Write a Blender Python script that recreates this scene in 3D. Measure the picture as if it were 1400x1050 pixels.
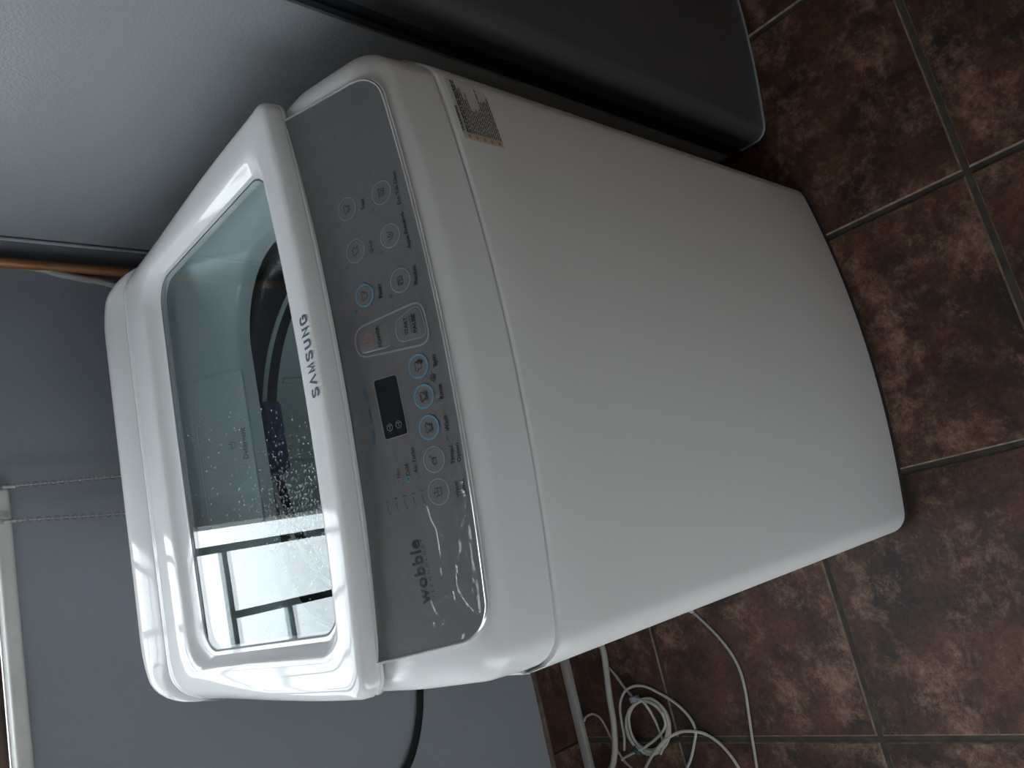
import bpy, bmesh, math, random
from mathutils import Vector, Matrix
random.seed(7)
PI = math.pi
for o in list(bpy.data.objects): bpy.data.objects.remove(o, do_unlink=True)
SC = bpy.context.scene
COL = SC.collection
# ------------------------------------------------------------------ camera (phone held sideways: picture turned 90 degrees)
CAM = Vector((-0.1905239, -0.55912604, 1.18937361)); FPX = 1064.892
RIGHT = Vector((0.94896142, -0.31503217, -0.0150652))
DOWN = Vector((-0.22926107, -0.6562172, -0.71890079))
FWD = Vector((0.21659083, 0.68566298, -0.69494942))
cd = bpy.data.cameras.new('camera'); cam = bpy.data.objects.new('camera', cd); COL.objects.link(cam)
cd.sensor_fit = 'HORIZONTAL'; cd.sensor_width = 36; cd.lens = FPX / 1400 * 36
cd.clip_start = 0.01
M = Matrix((DOWN, RIGHT, -FWD)).transposed().to_4x4(); M.translation = CAM
cam.matrix_world = M
SC.camera = cam
# ------------------------------------------------------------------ light and exposure
SC.view_settings.view_transform = 'Standard'; SC.view_settings.look = 'None'
SC.view_settings.gamma = 1.0; SC.view_settings.use_curve_mapping = False
SC.view_settings.exposure = 1.6
W = bpy.data.worlds.new('sky'); SC.world = W; W.use_nodes = True
bg = W.node_tree.nodes['Background']
bg.inputs['Color'].default_value = (0.88, 0.945, 1.0, 1); bg.inputs['Strength'].default_value = 2.75

def portal(name, loc, rot, sx, sy):
    l = bpy.data.lights.new(name, 'AREA'); l.shape = 'RECTANGLE'; l.size = sx; l.size_y = sy
    l.cycles.is_portal = True
    o = bpy.data.objects.new(name, l); COL.objects.link(o); o.location = loc; o.rotation_euler = rot
    return o

# ------------------------------------------------------------------ pixel helpers (a pixel is only a direction)
MROT = -0.023886953; MLOC = Vector((-0.002616, 0.0000968, 0))
MM = Matrix.Translation(MLOC) @ Matrix.Rotation(MROT, 4, 'Z')
MI = MM.inverted()
def pray(x, y):
    return (RIGHT * ((525 - y) / FPX) + DOWN * ((x - 700) / FPX) + FWD).normalized()
def at_z(x, y, z=0.0):
    d = pray(x, y); return CAM + d * ((z - CAM.z) / d.z)
def at_y(x, y, Y):
    d = pray(x, y); return CAM + d * ((Y - CAM.y) / d.y)
CM = MI @ CAM
def mray(x, y): return MI.to_3x3() @ pray(x, y)
PZ0, PSL, PY0 = 0.840, 0.28, -0.018          # control panel plane in the machine's own frame
def pz(y): return PZ0 + PSL * (y - PY0)
def on_panel(x, y):
    d = mray(x, y); t = (PZ0 + PSL * (CM.y - PY0) - CM.z) / (d.z - PSL * d.y)
    return CM + d * t
def m_z(x, y, z):
    d = mray(x, y); return CM + d * ((z - CM.z) / d.z)
def m_y(x, y, Y):
    d = mray(x, y); return CM + d * ((Y - CM.y) / d.y)

# ------------------------------------------------------------------ materials
def mat(name, col, rough=0.5, metal=0.0, spec=0.5, bump=None, var=None, coat=0.0):
    m = bpy.data.materials.new(name); m.use_nodes = True
    nt = m.node_tree; b = nt.nodes['Principled BSDF']
    b.inputs['Base Color'].default_value = (*col, 1); b.inputs['Roughness'].default_value = rough
    b.inputs['Metallic'].default_value = metal; b.inputs['Specular IOR Level'].default_value = spec
    b.inputs['Coat Weight'].default_value = coat
    tc = nt.nodes.new('ShaderNodeTexCoord')
    if bump:
        n = nt.nodes.new('ShaderNodeTexNoise'); n.inputs['Scale'].default_value = bump[0]; n.inputs['Detail'].default_value = 3
        bp = nt.nodes.new('ShaderNodeBump'); bp.inputs['Strength'].default_value = bump[1]; bp.inputs['Distance'].default_value = bump[2]
        nt.links.new(tc.outputs['Object'], n.inputs['Vector']); nt.links.new(n.outputs['Fac'], bp.inputs['Height'])
        nt.links.new(bp.outputs['Normal'], b.inputs['Normal'])
    if var:
        n = nt.nodes.new('ShaderNodeTexNoise'); n.inputs['Scale'].default_value = var[0]; n.inputs['Detail'].default_value = 6
        r = nt.nodes.new('ShaderNodeValToRGB')
        r.color_ramp.elements[0].position = 0.3; r.color_ramp.elements[1].position = 0.7
        r.color_ramp.elements[0].color = (*var[1], 1); r.color_ramp.elements[1].color = (*col, 1)
        nt.links.new(tc.outputs['Object'], n.inputs['Vector']); nt.links.new(n.outputs['Fac'], r.inputs['Fac'])
        nt.links.new(r.outputs['Color'], b.inputs['Base Color'])
    return m

def glass_mat(name, tint=(1, 1, 1), ior=1.5, rough=0.0, bump=None, boost=0.0):
    m = bpy.data.materials.new(name); m.use_nodes = True; nt = m.node_tree
    for n in list(nt.nodes): nt.nodes.remove(n)
    out = nt.nodes.new('ShaderNodeOutputMaterial'); mx = nt.nodes.new('ShaderNodeMixShader')
    tr = nt.nodes.new('ShaderNodeBsdfTransparent'); tr.inputs['Color'].default_value = (*tint, 1)
    gl = nt.nodes.new('ShaderNodeBsdfGlossy'); gl.inputs['Roughness'].default_value = rough
    fr = nt.nodes.new('ShaderNodeFresnel')
    ge = nt.nodes.new('ShaderNodeNewGeometry'); ma = nt.nodes.new('ShaderNodeMath'); ma.operation = 'MULTIPLY_ADD'   # thin sheet: same index from both sides
    ma.inputs[1].default_value = 1/ior-ior; ma.inputs[2].default_value = ior
    nt.links.new(ge.outputs['Backfacing'], ma.inputs[0]); nt.links.new(ma.outputs[0], fr.inputs['IOR'])
    if bump:
        tc = nt.nodes.new('ShaderNodeTexCoord'); n = nt.nodes.new('ShaderNodeTexNoise')
        n.inputs['Scale'].default_value = bump[0]; n.inputs['Detail'].default_value = 2
        bp = nt.nodes.new('ShaderNodeBump'); bp.inputs['Strength'].default_value = bump[1]; bp.inputs['Distance'].default_value = bump[2]
        nt.links.new(tc.outputs['Object'], n.inputs['Vector']); nt.links.new(n.outputs['Fac'], bp.inputs['Height'])
        nt.links.new(bp.outputs['Normal'], gl.inputs['Normal']); nt.links.new(bp.outputs['Normal'], fr.inputs['Normal'])
    fac = fr.outputs['Fac']
    if boost:
        ad = nt.nodes.new('ShaderNodeMath'); ad.operation = 'ADD'; ad.inputs[1].default_value = boost; ad.use_clamp = True
        nt.links.new(fac, ad.inputs[0]); fac = ad.outputs[0]
    nt.links.new(fac, mx.inputs['Fac']); nt.links.new(tr.outputs[0], mx.inputs[1])
    nt.links.new(gl.outputs[0], mx.inputs[2]); nt.links.new(mx.outputs[0], out.inputs['Surface'])
    return m

def tile_mat(name, dark, mid, tan, rough):
    m = bpy.data.materials.new(name); m.use_nodes = True; nt = m.node_tree; b = nt.nodes['Principled BSDF']
    tc = nt.nodes.new('ShaderNodeTexCoord'); oi = nt.nodes.new('ShaderNodeObjectInfo')
    vm = nt.nodes.new('ShaderNodeVectorMath'); vm.operation = 'SCALE'; vm.inputs[0].default_value = (37, 53, 71)
    nt.links.new(oi.outputs['Random'], vm.inputs['Scale'])
    va = nt.nodes.new('ShaderNodeVectorMath'); va.operation = 'ADD'
    nt.links.new(tc.outputs['Object'], va.inputs[0]); nt.links.new(vm.outputs[0], va.inputs[1])
    def noise(sc, det, rgh, dist=0):
        n = nt.nodes.new('ShaderNodeTexNoise'); n.inputs['Scale'].default_value = sc; n.inputs['Detail'].default_value = det
        n.inputs['Roughness'].default_value = rgh; n.inputs['Distortion'].default_value = dist
        nt.links.new(va.outputs[0], n.inputs['Vector']); return n
    n1 = noise(8, 15, 0.76, 0.2); n2 = noise(12, 15, 0.84, 0.1); n3 = noise(140, 8, 0.8)
    r1 = nt.nodes.new('ShaderNodeValToRGB'); e = r1.color_ramp.elements
    e[0].position = 0.40; e[0].color = (*dark, 1); e[1].position = 0.60; e[1].color = (*mid, 1)
    nt.links.new(n1.outputs['Fac'], r1.inputs['Fac'])
    r2 = nt.nodes.new('ShaderNodeValToRGB'); e = r2.color_ramp.elements
    e[0].position = 0.50; e[0].color = (0, 0, 0, 1); e[1].position = 0.62; e[1].color = (1, 1, 1, 1)
    nt.links.new(n2.outputs['Fac'], r2.inputs['Fac'])
    mx = nt.nodes.new('ShaderNodeMix'); mx.data_type = 'RGBA'
    nt.links.new(r2.outputs['Color'], mx.inputs['Factor']); nt.links.new(r1.outputs['Color'], mx.inputs[6])
    mx.inputs[7].default_value = (*tan, 1)
    r3 = nt.nodes.new('ShaderNodeValToRGB'); e = r3.color_ramp.elements
    e[0].position = 0.36; e[0].color = (0.35, 0.33, 0.32, 1); e[1].position = 0.56; e[1].color = (1, 1, 1, 1)
    nt.links.new(n3.outputs['Fac'], r3.inputs['Fac'])
    mu = nt.nodes.new('ShaderNodeMix'); mu.data_type = 'RGBA'; mu.blend_type = 'MULTIPLY'; mu.inputs['Factor'].default_value = 0.8
    nt.links.new(mx.outputs[2], mu.inputs[6]); nt.links.new(r3.outputs['Color'], mu.inputs[7])
    nt.links.new(mu.outputs[2], b.inputs['Base Color'])
    b.inputs['Roughness'].default_value = rough
    bp = nt.nodes.new('ShaderNodeBump'); bp.inputs['Strength'].default_value = 0.35; bp.inputs['Distance'].default_value = 0.0015
    nt.links.new(n2.outputs['Fac'], bp.inputs['Height']); nt.links.new(bp.outputs['Normal'], b.inputs['Normal'])
    return m

def wood_mat(name, a, bcol):
    m = bpy.data.materials.new(name); m.use_nodes = True; nt = m.node_tree; b = nt.nodes['Principled BSDF']
    tc = nt.nodes.new('ShaderNodeTexCoord'); mp = nt.nodes.new('ShaderNodeMapping'); mp.inputs['Scale'].default_value = (3, 40, 40)
    n = nt.nodes.new('ShaderNodeTexNoise'); n.inputs['Scale'].default_value = 4; n.inputs['Detail'].default_value = 8
    r = nt.nodes.new('ShaderNodeValToRGB'); e = r.color_ramp.elements
    e[0].position = 0.3; e[0].color = (*a, 1); e[1].position = 0.7; e[1].color = (*bcol, 1)
    nt.links.new(tc.outputs['Object'], mp.inputs[0]); nt.links.new(mp.outputs[0], n.inputs['Vector'])
    nt.links.new(n.outputs['Fac'], r.inputs['Fac']); nt.links.new(r.outputs['Color'], b.inputs['Base Color'])
    b.inputs['Roughness'].default_value = 0.5
    return m

MAT = dict(
    wall=mat('blue_grey_paint', (0.325, 0.35, 0.388), 0.5, bump=(60, 0.25, 0.002), var=(6, (0.305, 0.328, 0.365))),
    wall_in=mat('pale_paint', (0.55, 0.53, 0.50), 0.8), wall_brown=mat('brown_wall_paint', (0.42, 0.35, 0.30), 0.8),
    ceil=mat('ceiling_paint', (0.86, 0.85, 0.83), 0.9),
    grout=mat('grey_grout', (0.075, 0.062, 0.047), 0.95, bump=(220, 0.5, 0.001), var=(40, (0.042, 0.035, 0.027))),
    tile=tile_mat('rust_tile', (0.023, 0.014, 0.0102), (0.108, 0.042, 0.024), (0.275, 0.158, 0.104), 0.5),
    tile_edge=mat('worn_tile_edge', (0.24, 0.18, 0.125), 0.7, var=(60, (0.09, 0.062, 0.043))),
    body=mat('white_painted_steel', (0.74, 0.735, 0.73), 0.34, bump=(900, 0.06, 0.0004)),
    white=mat('white_gloss_plastic', (0.78, 0.785, 0.79), 0.08, spec=0.42),
    cover=mat('white_cover_plastic', (0.77, 0.775, 0.775), 0.26),
    panel=mat('graphite_panel', (0.150, 0.152, 0.156), 0.30, metal=0.0, var=(3, (0.142, 0.144, 0.148))),
    trim=mat('silver_trim', (0.66, 0.67, 0.68), 0.2, metal=0.5),
    button=mat('button_film', (0.18, 0.183, 0.188), 0.25),
    ring_blue=mat('blue_ring', (0.11, 0.30, 0.43), 0.3),
    ring_clear=mat('clear_ring', (0.33, 0.34, 0.345), 0.2),
    ink=mat('black_ink', (0.008, 0.009, 0.011), 0.4),
    ink_blue=mat('blue_ink', (0.012, 0.11, 0.23), 0.4),
    ink_cyan=mat('cyan_ink', (0.05, 0.30, 0.45), 0.4),
    ink_red=mat('red_ink', (0.48, 0.13, 0.08), 0.4),
    ink_grey=mat('grey_ink', (0.22, 0.22, 0.24), 0.4),
    ink_white=mat('pale_ink', (0.30, 0.31, 0.32), 0.4),
    logo=mat('blue_grey_logo', (0.10, 0.135, 0.165), 0.35),
    led=mat('led_window', (0.06, 0.14, 0.20), 0.3),
    display=mat('black_display', (0.006, 0.009, 0.014), 0.1),
    glass=glass_mat('lid_glass', (0.87, 0.915, 0.92), 1.38),
    drop=glass_mat('water_drop', (0.95, 0.97, 0.97), 1.6, 0.15, boost=0.3),
    film=glass_mat('protective_film', (0.985, 0.985, 0.985), 1.45, 0.10, bump=(120, 0.08, 0.001)),
    tub=mat('pale_tub_plastic', (0.70, 0.74, 0.745), 0.18),
    ring=mat('black_balance_ring', (0.012, 0.013, 0.015), 0.35, bump=(160, 0.5, 0.002)),
    steel=mat('drum_steel', (0.70, 0.74, 0.72), 0.4, metal=0.15),
    lint=mat('blue_lint_filter', (0.035, 0.075, 0.19), 0.5, bump=(200, 0.6, 0.001)),
    fridge=mat('grey_textured_paint', (0.27, 0.283, 0.295), 0.33, spec=0.4, bump=(330, 0.5, 0.0011)),
    fridge_door=mat('dark_fridge_door', (0.055, 0.053, 0.056), 0.35),
    gasket=mat('black_gasket', (0.012, 0.015, 0.02), 0.5),
    rim=mat('grey_rim', (0.20, 0.22, 0.22), 0.4),
    flange=mat('bare_flange', (0.35, 0.37, 0.39), 0.4),
    copper=mat('copper_pipe', (0.50, 0.25, 0.11), 0.42, metal=0.35, var=(25, (0.38, 0.17, 0.07))),
    cable=mat('white_cable', (0.50, 0.485, 0.45), 0.45),
    cable_old=mat('grey_white_cable', (0.40, 0.385, 0.35), 0.5),
    black_cable=mat('black_cable', (0.006, 0.006, 0.008), 0.4),
    trunk=mat('grey_trunking', (0.40, 0.39, 0.37), 0.5, var=(30, (0.33, 0.32, 0.30))),
    tie=mat('green_tie', (0.02, 0.10, 0.075), 0.5),
    tape=mat('blue_grey_tape', (0.28, 0.28, 0.35), 0.5),
    sill=mat('white_sill', (0.78, 0.77, 0.74), 0.4, var=(20, (0.70, 0.69, 0.66))),
    wood=wood_mat('brown_wood', (0.05, 0.028, 0.018), (0.17, 0.10, 0.065)),
    bar=mat('dark_steel_bar', (0.02, 0.022, 0.025), 0.5),
    pane=glass_mat('window_pane', (0.97, 0.98, 0.98), 1.45),
    bead=glass_mat('clear_bead', (0.88, 0.88, 0.86), 1.5, 0.15, boost=0.15),
    blind=mat('cream_blind', (0.72, 0.68, 0.58), 0.9),
    label=mat('silver_label', (0.62, 0.60, 0.57), 0.35),
    orange=mat('orange_ink', (0.55, 0.22, 0.06), 0.5),
    peach=mat('peach_ink', (0.66, 0.50, 0.38), 0.5),
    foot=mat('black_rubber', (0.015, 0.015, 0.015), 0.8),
    ground=mat('outside_concrete', (0.68, 0.66, 0.62), 0.9),
    seam=mat('grey_seam', (0.10, 0.10, 0.10), 0.6),
)

# ------------------------------------------------------------------ mesh helpers
def obj(name, verts, faces, material, parent=None, smooth=False, angle=35, mats=None, fmat=None):
    me = bpy.data.meshes.new(name)
    me.from_pydata([tuple(v) for v in verts], [], faces); me.update()
    for m in (mats or [material]): me.materials.append(m)
    if fmat: me.polygons.foreach_set('material_index', fmat)
    bm = bmesh.new(); bm.from_mesh(me); bmesh.ops.recalc_face_normals(bm, faces=bm.faces); bm.to_mesh(me); bm.free()
    if smooth:
        me.polygons.foreach_set('use_smooth', [True] * len(me.polygons)); me.set_sharp_from_angle(angle=math.radians(angle))
    o = bpy.data.objects.new(name, me); COL.objects.link(o)
    if parent: o.parent = parent
    return o
def tag(o, label, cat=None, group=None, kind=None):
    if label: o['label'] = label
    if cat: o['category'] = cat
    if group: o['group'] = group
    if kind: o['kind'] = kind
    return o
def empty(name, loc=(0, 0, 0), rz=0):
    e = bpy.data.objects.new(name, None); COL.objects.link(e); e.location = loc; e.rotation_euler = (0, 0, rz); e.empty_display_size = 0.05
    return e
class MB:
    def __init__(s): s.v = []; s.f = []
    def add(s, v, f):
        n = len(s.v); s.v += [tuple(p) for p in v]; s.f += [tuple(i + n for i in q) for q in f]; return s
    def box(s, a, b):
        x0, y0, z0 = a; x1, y1, z1 = b
        return s.add([(x0,y0,z0),(x1,y0,z0),(x1,y1,z0),(x0,y1,z0),(x0,y0,z1),(x1,y0,z1),(x1,y1,z1),(x0,y1,z1)],
                     [(0,3,2,1),(4,5,6,7),(0,1,5,4),(1,2,6,5),(2,3,7,6),(3,0,4,7)])
    def tube(s, pts, r, n=10, closed=False):
        pts = [Vector(p) for p in pts]; N = len(pts); v = []; up = Vector((0, 0, 1)); prev = None
        for i, p in enumerate(pts):
            if closed: t = (pts[(i + 1) % N] - pts[i - 1])
            else: t = pts[min(i + 1, N - 1)] - pts[max(i - 1, 0)]
            t.normalize()
            if prev is None: a = t.cross(up if abs(t.z) < 0.9 else Vector((1, 0, 0)))
            else: a = prev - t * prev.dot(t)
            a.normalize(); prev = a; b = t.cross(a)
            rr = r[i] if isinstance(r, (list, tuple)) else r
            for k in range(n):
                q = 2 * PI * k / n; v.append(p + a * (math.cos(q) * rr) + b * (math.sin(q) * rr))
        f = []
        for i in range(N if closed else N - 1):
            j = (i + 1) % N
            for k in range(n): f.append((i*n+k, i*n+(k+1)%n, j*n+(k+1)%n, j*n+k))
        if not closed: f += [tuple(range(n))[::-1], tuple((N-1)*n+k for k in range(n))]
        return s.add(v, f)
    def build(s, name, m, parent=None, **k): return obj(name, s.v, s.f, m, parent, **k)
def spline(pts, n=8):
    P = [Vector(p) for p in pts]; P = [P[0]*2 - P[1]] + P + [P[-1]*2 - P[-2]]; out = []
    for i in range(1, len(P) - 2):
        a, b, c, d = P[i-1], P[i], P[i+1], P[i+2]
        for k in range(n):
            t = k / n; out.append(0.5*((2*b)+(c-a)*t+(2*a-5*b+4*c-d)*t*t+(3*b-a-3*c+d)*t**3))
    out.append(P[-2]); return out
def bbox_obj(name, a, b, m, parent=None, bev=0.003, seg=2):
    me = bpy.data.meshes.new(name); bm = bmesh.new(); bmesh.ops.create_cube(bm, size=1)
    for v in bm.verts: v.co = Vector([a[i] + (v.co[i] + .5) * (b[i] - a[i]) for i in range(3)])
    if bev: bmesh.ops.bevel(bm, geom=bm.edges[:], offset=bev, segments=seg, affect='EDGES', profile=0.5)
    bm.to_mesh(me); bm.free(); me.materials.append(m)
    me.polygons.foreach_set('use_smooth', [True]*len(me.polygons)); me.set_sharp_from_angle(angle=math.radians(40))
    o = bpy.data.objects.new(name, me); COL.objects.link(o)
    if parent: o.parent = parent
    return o
def outline(hw, y0, y1, rf, rb, bowf=0, bowb=0, nf=48, ns=28, nb=40, nc=12, flare=0):
    """plan outline, counter-clockwise from front left; same point count for every call"""
    p = []
    for i in range(nf): p.append((-hw+rf + (2*hw-2*rf)*i/nf, y0))
    for i in range(nc): a = -PI/2 + PI/2*i/nc; p.append((hw-rf+rf*math.cos(a), y0+rf+rf*math.sin(a)))
    for i in range(ns): p.append((hw, y0+rf+(y1-rb-y0-rf)*i/ns))
    for i in range(nc): a = PI/2*i/nc; p.append((hw-rb+rb*math.cos(a), y1-rb+rb*math.sin(a)))
    for i in range(nb): p.append((hw-rb-(2*hw-2*rb)*i/nb, y1))
    for i in range(nc): a = PI/2+PI/2*i/nc; p.append((-hw+rb+rb*math.cos(a), y1-rb+rb*math.sin(a)))
    for i in range(ns): p.append((-hw, y1-rb-(y1-rb-y0-rf)*i/ns))
    for i in range(nc): a = PI+PI/2*i/nc; p.append((-hw+rf+rf*math.cos(a), y0+rf+rf*math.sin(a)))
    ym = (y0+y1)/2; out = []
    for x, y in p:
        k = max(0, 1-(x/hw)**2)
        if y < ym: y2 = y - bowf*k*min(1, (ym-y)/(ym-y0))
        else: y2 = y + bowb*k*min(1, (y-ym)/(y1-ym))
        out.append((x*(1+flare*(y-y0)/(y1-y0)), y2))
    return out
def loft(rings, close_top=False, close_bot=False):
    n = len(rings[0]); v = [p for r in rings for p in r]; f = []
    for i in range(len(rings)-1):
        for k in range(n):
            k2 = (k+1) % n; f.append((i*n+k, i*n+k2, (i+1)*n+k2, (i+1)*n+k))
    if close_bot: f.append(tuple(range(n))[::-1])
    if close_top: f.append(tuple((len(rings)-1)*n+k for k in range(n)))
    return v, f
def sstep(a, b, x):
    t = max(0, min(1, (x-a)/(b-a))); return t*t*(3-2*t)

# ================================================================== SETTING
WY = 0.668; SY = 0.660
TS, TX, TY = 0.36954653, -0.5664491, -0.3287712
X0, X1, Y0 = -1.40, 1.55, -2.35; CH = 2.5
g = MB().box((X0-.15, Y0-.15, -.12), (X1+.15, WY+.15, -.003))
floor = tag(g.build('floor', MAT['grout']), 'rust brown square floor tiles with wide grey grout', kind='structure')
gap = 0.0042
def tile_mesh(w, d):
    hw, hd = w/2-gap, d/2-gap; b = 0.0022
    v = []
    for (sx, sy, z) in ((hw, hd, -.010), (hw, hd, -.0022), (hw-b, hd-b, 0)):
        v += [(-sx,-sy,z),(sx,-sy,z),(sx,sy,z),(-sx,sy,z)]
    f = [(8,9,10,11)]; fm = [0]
    for r in (0, 4):
        for k in range(4): f.append((r+k, r+(k+1)%4, r+4+(k+1)%4, r+4+k)); fm.append(1)
    me = bpy.data.meshes.new('tile'); me.from_pydata(v, [], f); me.update()
    me.materials.append(MAT['tile']); me.materials.append(MAT['tile_edge']); me.polygons.foreach_set('material_index', fm)
    return me
cache = {}
def cuts(lo, hi, t0):
    i = math.floor((lo-t0)/TS); out = []
    while t0+i*TS < hi-1e-4:
        a, b = max(lo, t0+i*TS), min(hi, t0+(i+1)*TS); i += 1
        if b-a > .02: out.append((a, b))
    return out
for xa, xb in cuts(X0, X1, TX):
    for ya, yb in cuts(Y0, SY, TY):
        key = (round(xb-xa, 4), round(yb-ya, 4))
        if key not in cache: cache[key] = tile_mesh(*key)
        t = bpy.data.objects.new('tile', cache[key]); COL.objects.link(t); t.parent = floor
        t.location = ((xa+xb)/2, (ya+yb)/2, random.uniform(-.0005, .0003))
# back wall with window opening
OX0, OX1, OZ0, OZ1 = -0.90, 0.02, 0.955, 2.05
g = MB()
TH_ = 0.16
g.box((X0-.15, WY, -.01), (OX0, WY+TH_, CH)); g.box((OX1, WY, -.01), (X1+.15, WY+TH_, CH))
g.box((OX0, WY, -.01), (OX1, WY+TH_, OZ0)); g.box((OX0, WY, OZ1), (OX1, WY+TH_, CH))
tag(g.build('wall_back', MAT['wall']), 'blue grey painted wall behind the washing machine', kind='structure')
# left wall with a glazed door opening
DY0, DY1, DZ = -0.90, -0.30, 2.05
g = MB().box((X0-.15, Y0-.15, -.01), (X0, DY0, CH)).box((X0-.15, DY1, -.01), (X0, WY, CH)).box((X0-.15, DY0, DZ), (X0, DY1, CH))
tag(g.build('wall_left', MAT['wall_in']), 'pale painted side wall with a glazed door', kind='structure')
g = MB().box((X1, Y0-.15, -.01), (X1+.15, WY, CH)); tag(g.build('wall_right', MAT['wall_brown']), 'brown painted wall beyond the fridge', kind='structure')
g = MB().box((X0, Y0-.15, -.01), (X1, Y0, CH)); tag(g.build('wall_front', MAT['wall_brown']), 'brown painted wall facing the machine', kind='structure')
g = MB().box((X0-.15, Y0-.15, CH), (X1+.15, WY+TH_, CH+.1)); tag(g.build('ceiling', MAT['ceil']), 'plain white ceiling', kind='structure')
g = MB().box((-14, -14, -.6), (14, 14, -.3)); tag(g.build('outside_ground', MAT['ground']), 'concrete ground outside the house', kind='structure')
# skirting: one tile after another along the back wall
base = tag(MB().box((X0, WY-.0035, 0.0), (X1, WY+.001, .080)).build('baseboard_back', MAT['grout']), 'dark tile skirting along the back wall', kind='structure')
for xa, xb in cuts(X0, X1, TX):
    w = (xb-xa)/2-.002
    t = bbox_obj('skirting_tile', (-w, -.004, 0), (w, .004, .083), MAT['tile'], base, bev=.0015, seg=1); t.location = ((xa+xb)/2, SY+.004, .001)
capm = MB()
for i in range(60):
    xa = X0+(X1-X0)*i/60; xb = X0+(X1-X0)*(i+1)/60; j = random.uniform(-.001, .001)
    capm.box((xa, SY-.0005+j*.5, .084), (xb, WY+.001, .0885+j))
capm.build('mortar_edge', MAT['tile_edge'], base)
# window 1: wooden frame, panes, bars, sill
win = tag(empty('window_1', ((OX0+OX1)/2, .7, OZ0)), 'wood framed window with dark burglar bars over a white sill', kind='structure')
def wpart(name, mb, m, **k):
    o = mb.build(name, m, **k); o.parent = win; o.matrix_parent_inverse = Matrix.Translation(-Vector(win.location)); return o
FYa, FYb = .680, .735
zs = .9695
for nm, a, b in (('frame_jamb', (OX1-.045, FYa, zs), (OX1, FYb, OZ1)), ('frame_jamb', (OX0, FYa, zs), (OX0+.05, FYb, OZ1)),
                 ('frame_head', (OX0+.05, FYa, OZ1-.05), (OX1-.045, FYb, OZ1)), ('frame_sill', (OX0+.05, FYa, zs), (OX1-.045, FYb, zs+.022)),
                 ('mullion', (-.475, FYa, zs+.022), (-.435, FYb, OZ1-.05))):
    wpart(nm, MB().box(a, b), MAT['wood'])
for a, b in ((OX0+.05, -.475), (-.435, OX1-.045)):
    wpart('pane', MB().box((a, .706, zs+.022), (b, .710, OZ1-.05)), MAT['pane'])
BY = .752
def bar(a, b):
    r = .0062; x0, x1 = sorted((a[0], b[0])); z0, z1 = sorted((a[1], b[1]))
    wpart('burglar_bar', MB().box((x0-r, BY-.004, z0-r), (x1+r, BY+.004, z1+r)), MAT['bar'])
bar((-.057, 1.0), (-.057, 2.03))
H1, H2, H3 = 1.062, 1.163, 1.30
bar((OX0+.05, H1), (-.057, H1)); bar((-.169, H1), (-.169, 2.03)); bar((OX0+.05, H2), (-.169, H2))
for k in range(1, 7):
    bar((-.169-.112*k, H2 if k % 2 else H1), (-.169-.112*k, 2.03))
for z in (1.42, 1.70): bar((OX0+.05, z), (-.057, z))
# white sill
sm = tag(empty('trim_1', (-.7, .66, .95)), 'white painted window sill with rounded nosing', kind='structure')
o = bbox_obj('sill_board', (OX0-.04, .645, .9495), (.060, .682, .9690), MAT['sill'], None, bev=.006, seg=3); o.parent = sm; o.matrix_parent_inverse = Matrix.Translation(-Vector(sm.location))
# window 2: glazed door in the left wall
w2 = tag(empty('window_2', (X0-.06, (DY0+DY1)/2, 0)), 'glazed sliding door in the side wall', kind='structure')
def w2part(name, mb, m):
    o = mb.build(name, m); o.parent = w2; o.matrix_parent_inverse = Matrix.Translation(-Vector(w2.location))
for a, b in (((X0-.08, DY0, 0), (X0-.03, DY0+.05, DZ)), ((X0-.08, DY1-.05, 0), (X0-.03, DY1, DZ)), ((X0-.08, DY0+.05, DZ-.05), (X0-.03, DY1-.05, DZ)),
             ((X0-.08, DY0+.05, 0), (X0-.03, DY1-.05, .04)), ((X0-.08, (DY0+DY1)/2-.03, .04), (X0-.03, (DY0+DY1)/2+.03, DZ-.05))):
    w2part('frame', MB().box(a, b), MAT['sill'])
w2part('pane', MB().box((X0-.058, DY0+.05, .04), (X0-.053, (DY0+DY1)/2-.03, DZ-.05)), MAT['pane'])
w2part('pane', MB().box((X0-.058, (DY0+DY1)/2+.03, .04), (X0-.053, DY1-.05, DZ-.05)), MAT['pane'])
portal('window_back_offscreen', ((OX0+OX1)/2, WY+TH_+.02, (OZ0+OZ1)/2), (PI/2, 0, PI), OX1-OX0, OZ1-OZ0)
portal('window_left_offscreen', (X0-.17, (DY0+DY1)/2, DZ/2), (0, -PI/2, 0), DZ, DY1-DY0)
bpy.data.objects['window_back_offscreen'].rotation_euler = (-PI/2, 0, 0)
bpy.data.objects['window_left_offscreen'].rotation_euler = (0, -PI/2, 0)

# ================================================================== REFRIGERATOR
FX, FX2, FYB, FYF, FH = .360, .955, .505, -.030, 1.62
fr = tag(empty('refrigerator', ((FX+FX2)/2, .24, 0)), 'tall grey refrigerator with a dark bowed door beside the washing machine', 'refrigerator')
def fpart(o): o.parent = fr; o.matrix_parent_inverse = Matrix.Translation(-Vector(fr.location)); return o
fpart(bbox_obj('cabinet', (FX, FYF, .035), (FX2, FYB, FH), MAT['fridge'], bev=.004))
fpart(MB().box((FX+.003, FYB-.001, .05), (FX2-.003, FYB+.006, FH-.01)).build('back_gap', MAT['gasket']))
fpart(MB().box((FX+.001, FYB+.006, .05), (FX2-.001, FYB+.012, FH-.01)).build('back_panel', MAT['flange']))
for nm, z0, z1 in (('gasket', .05, 1.03), ('gasket', 1.06, FH-.01)):
    fpart(MB().box((FX+.004, FYF-.024, z0), (FX2-.004, FYF+.002, z1)).build(nm, MAT['gasket']))
fpart(MB().box((FX+.001, FYF-.010, .05), (FX2-.001, FYF-.004, FH-.01)).build('door_lip', MAT['gasket']))
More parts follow.
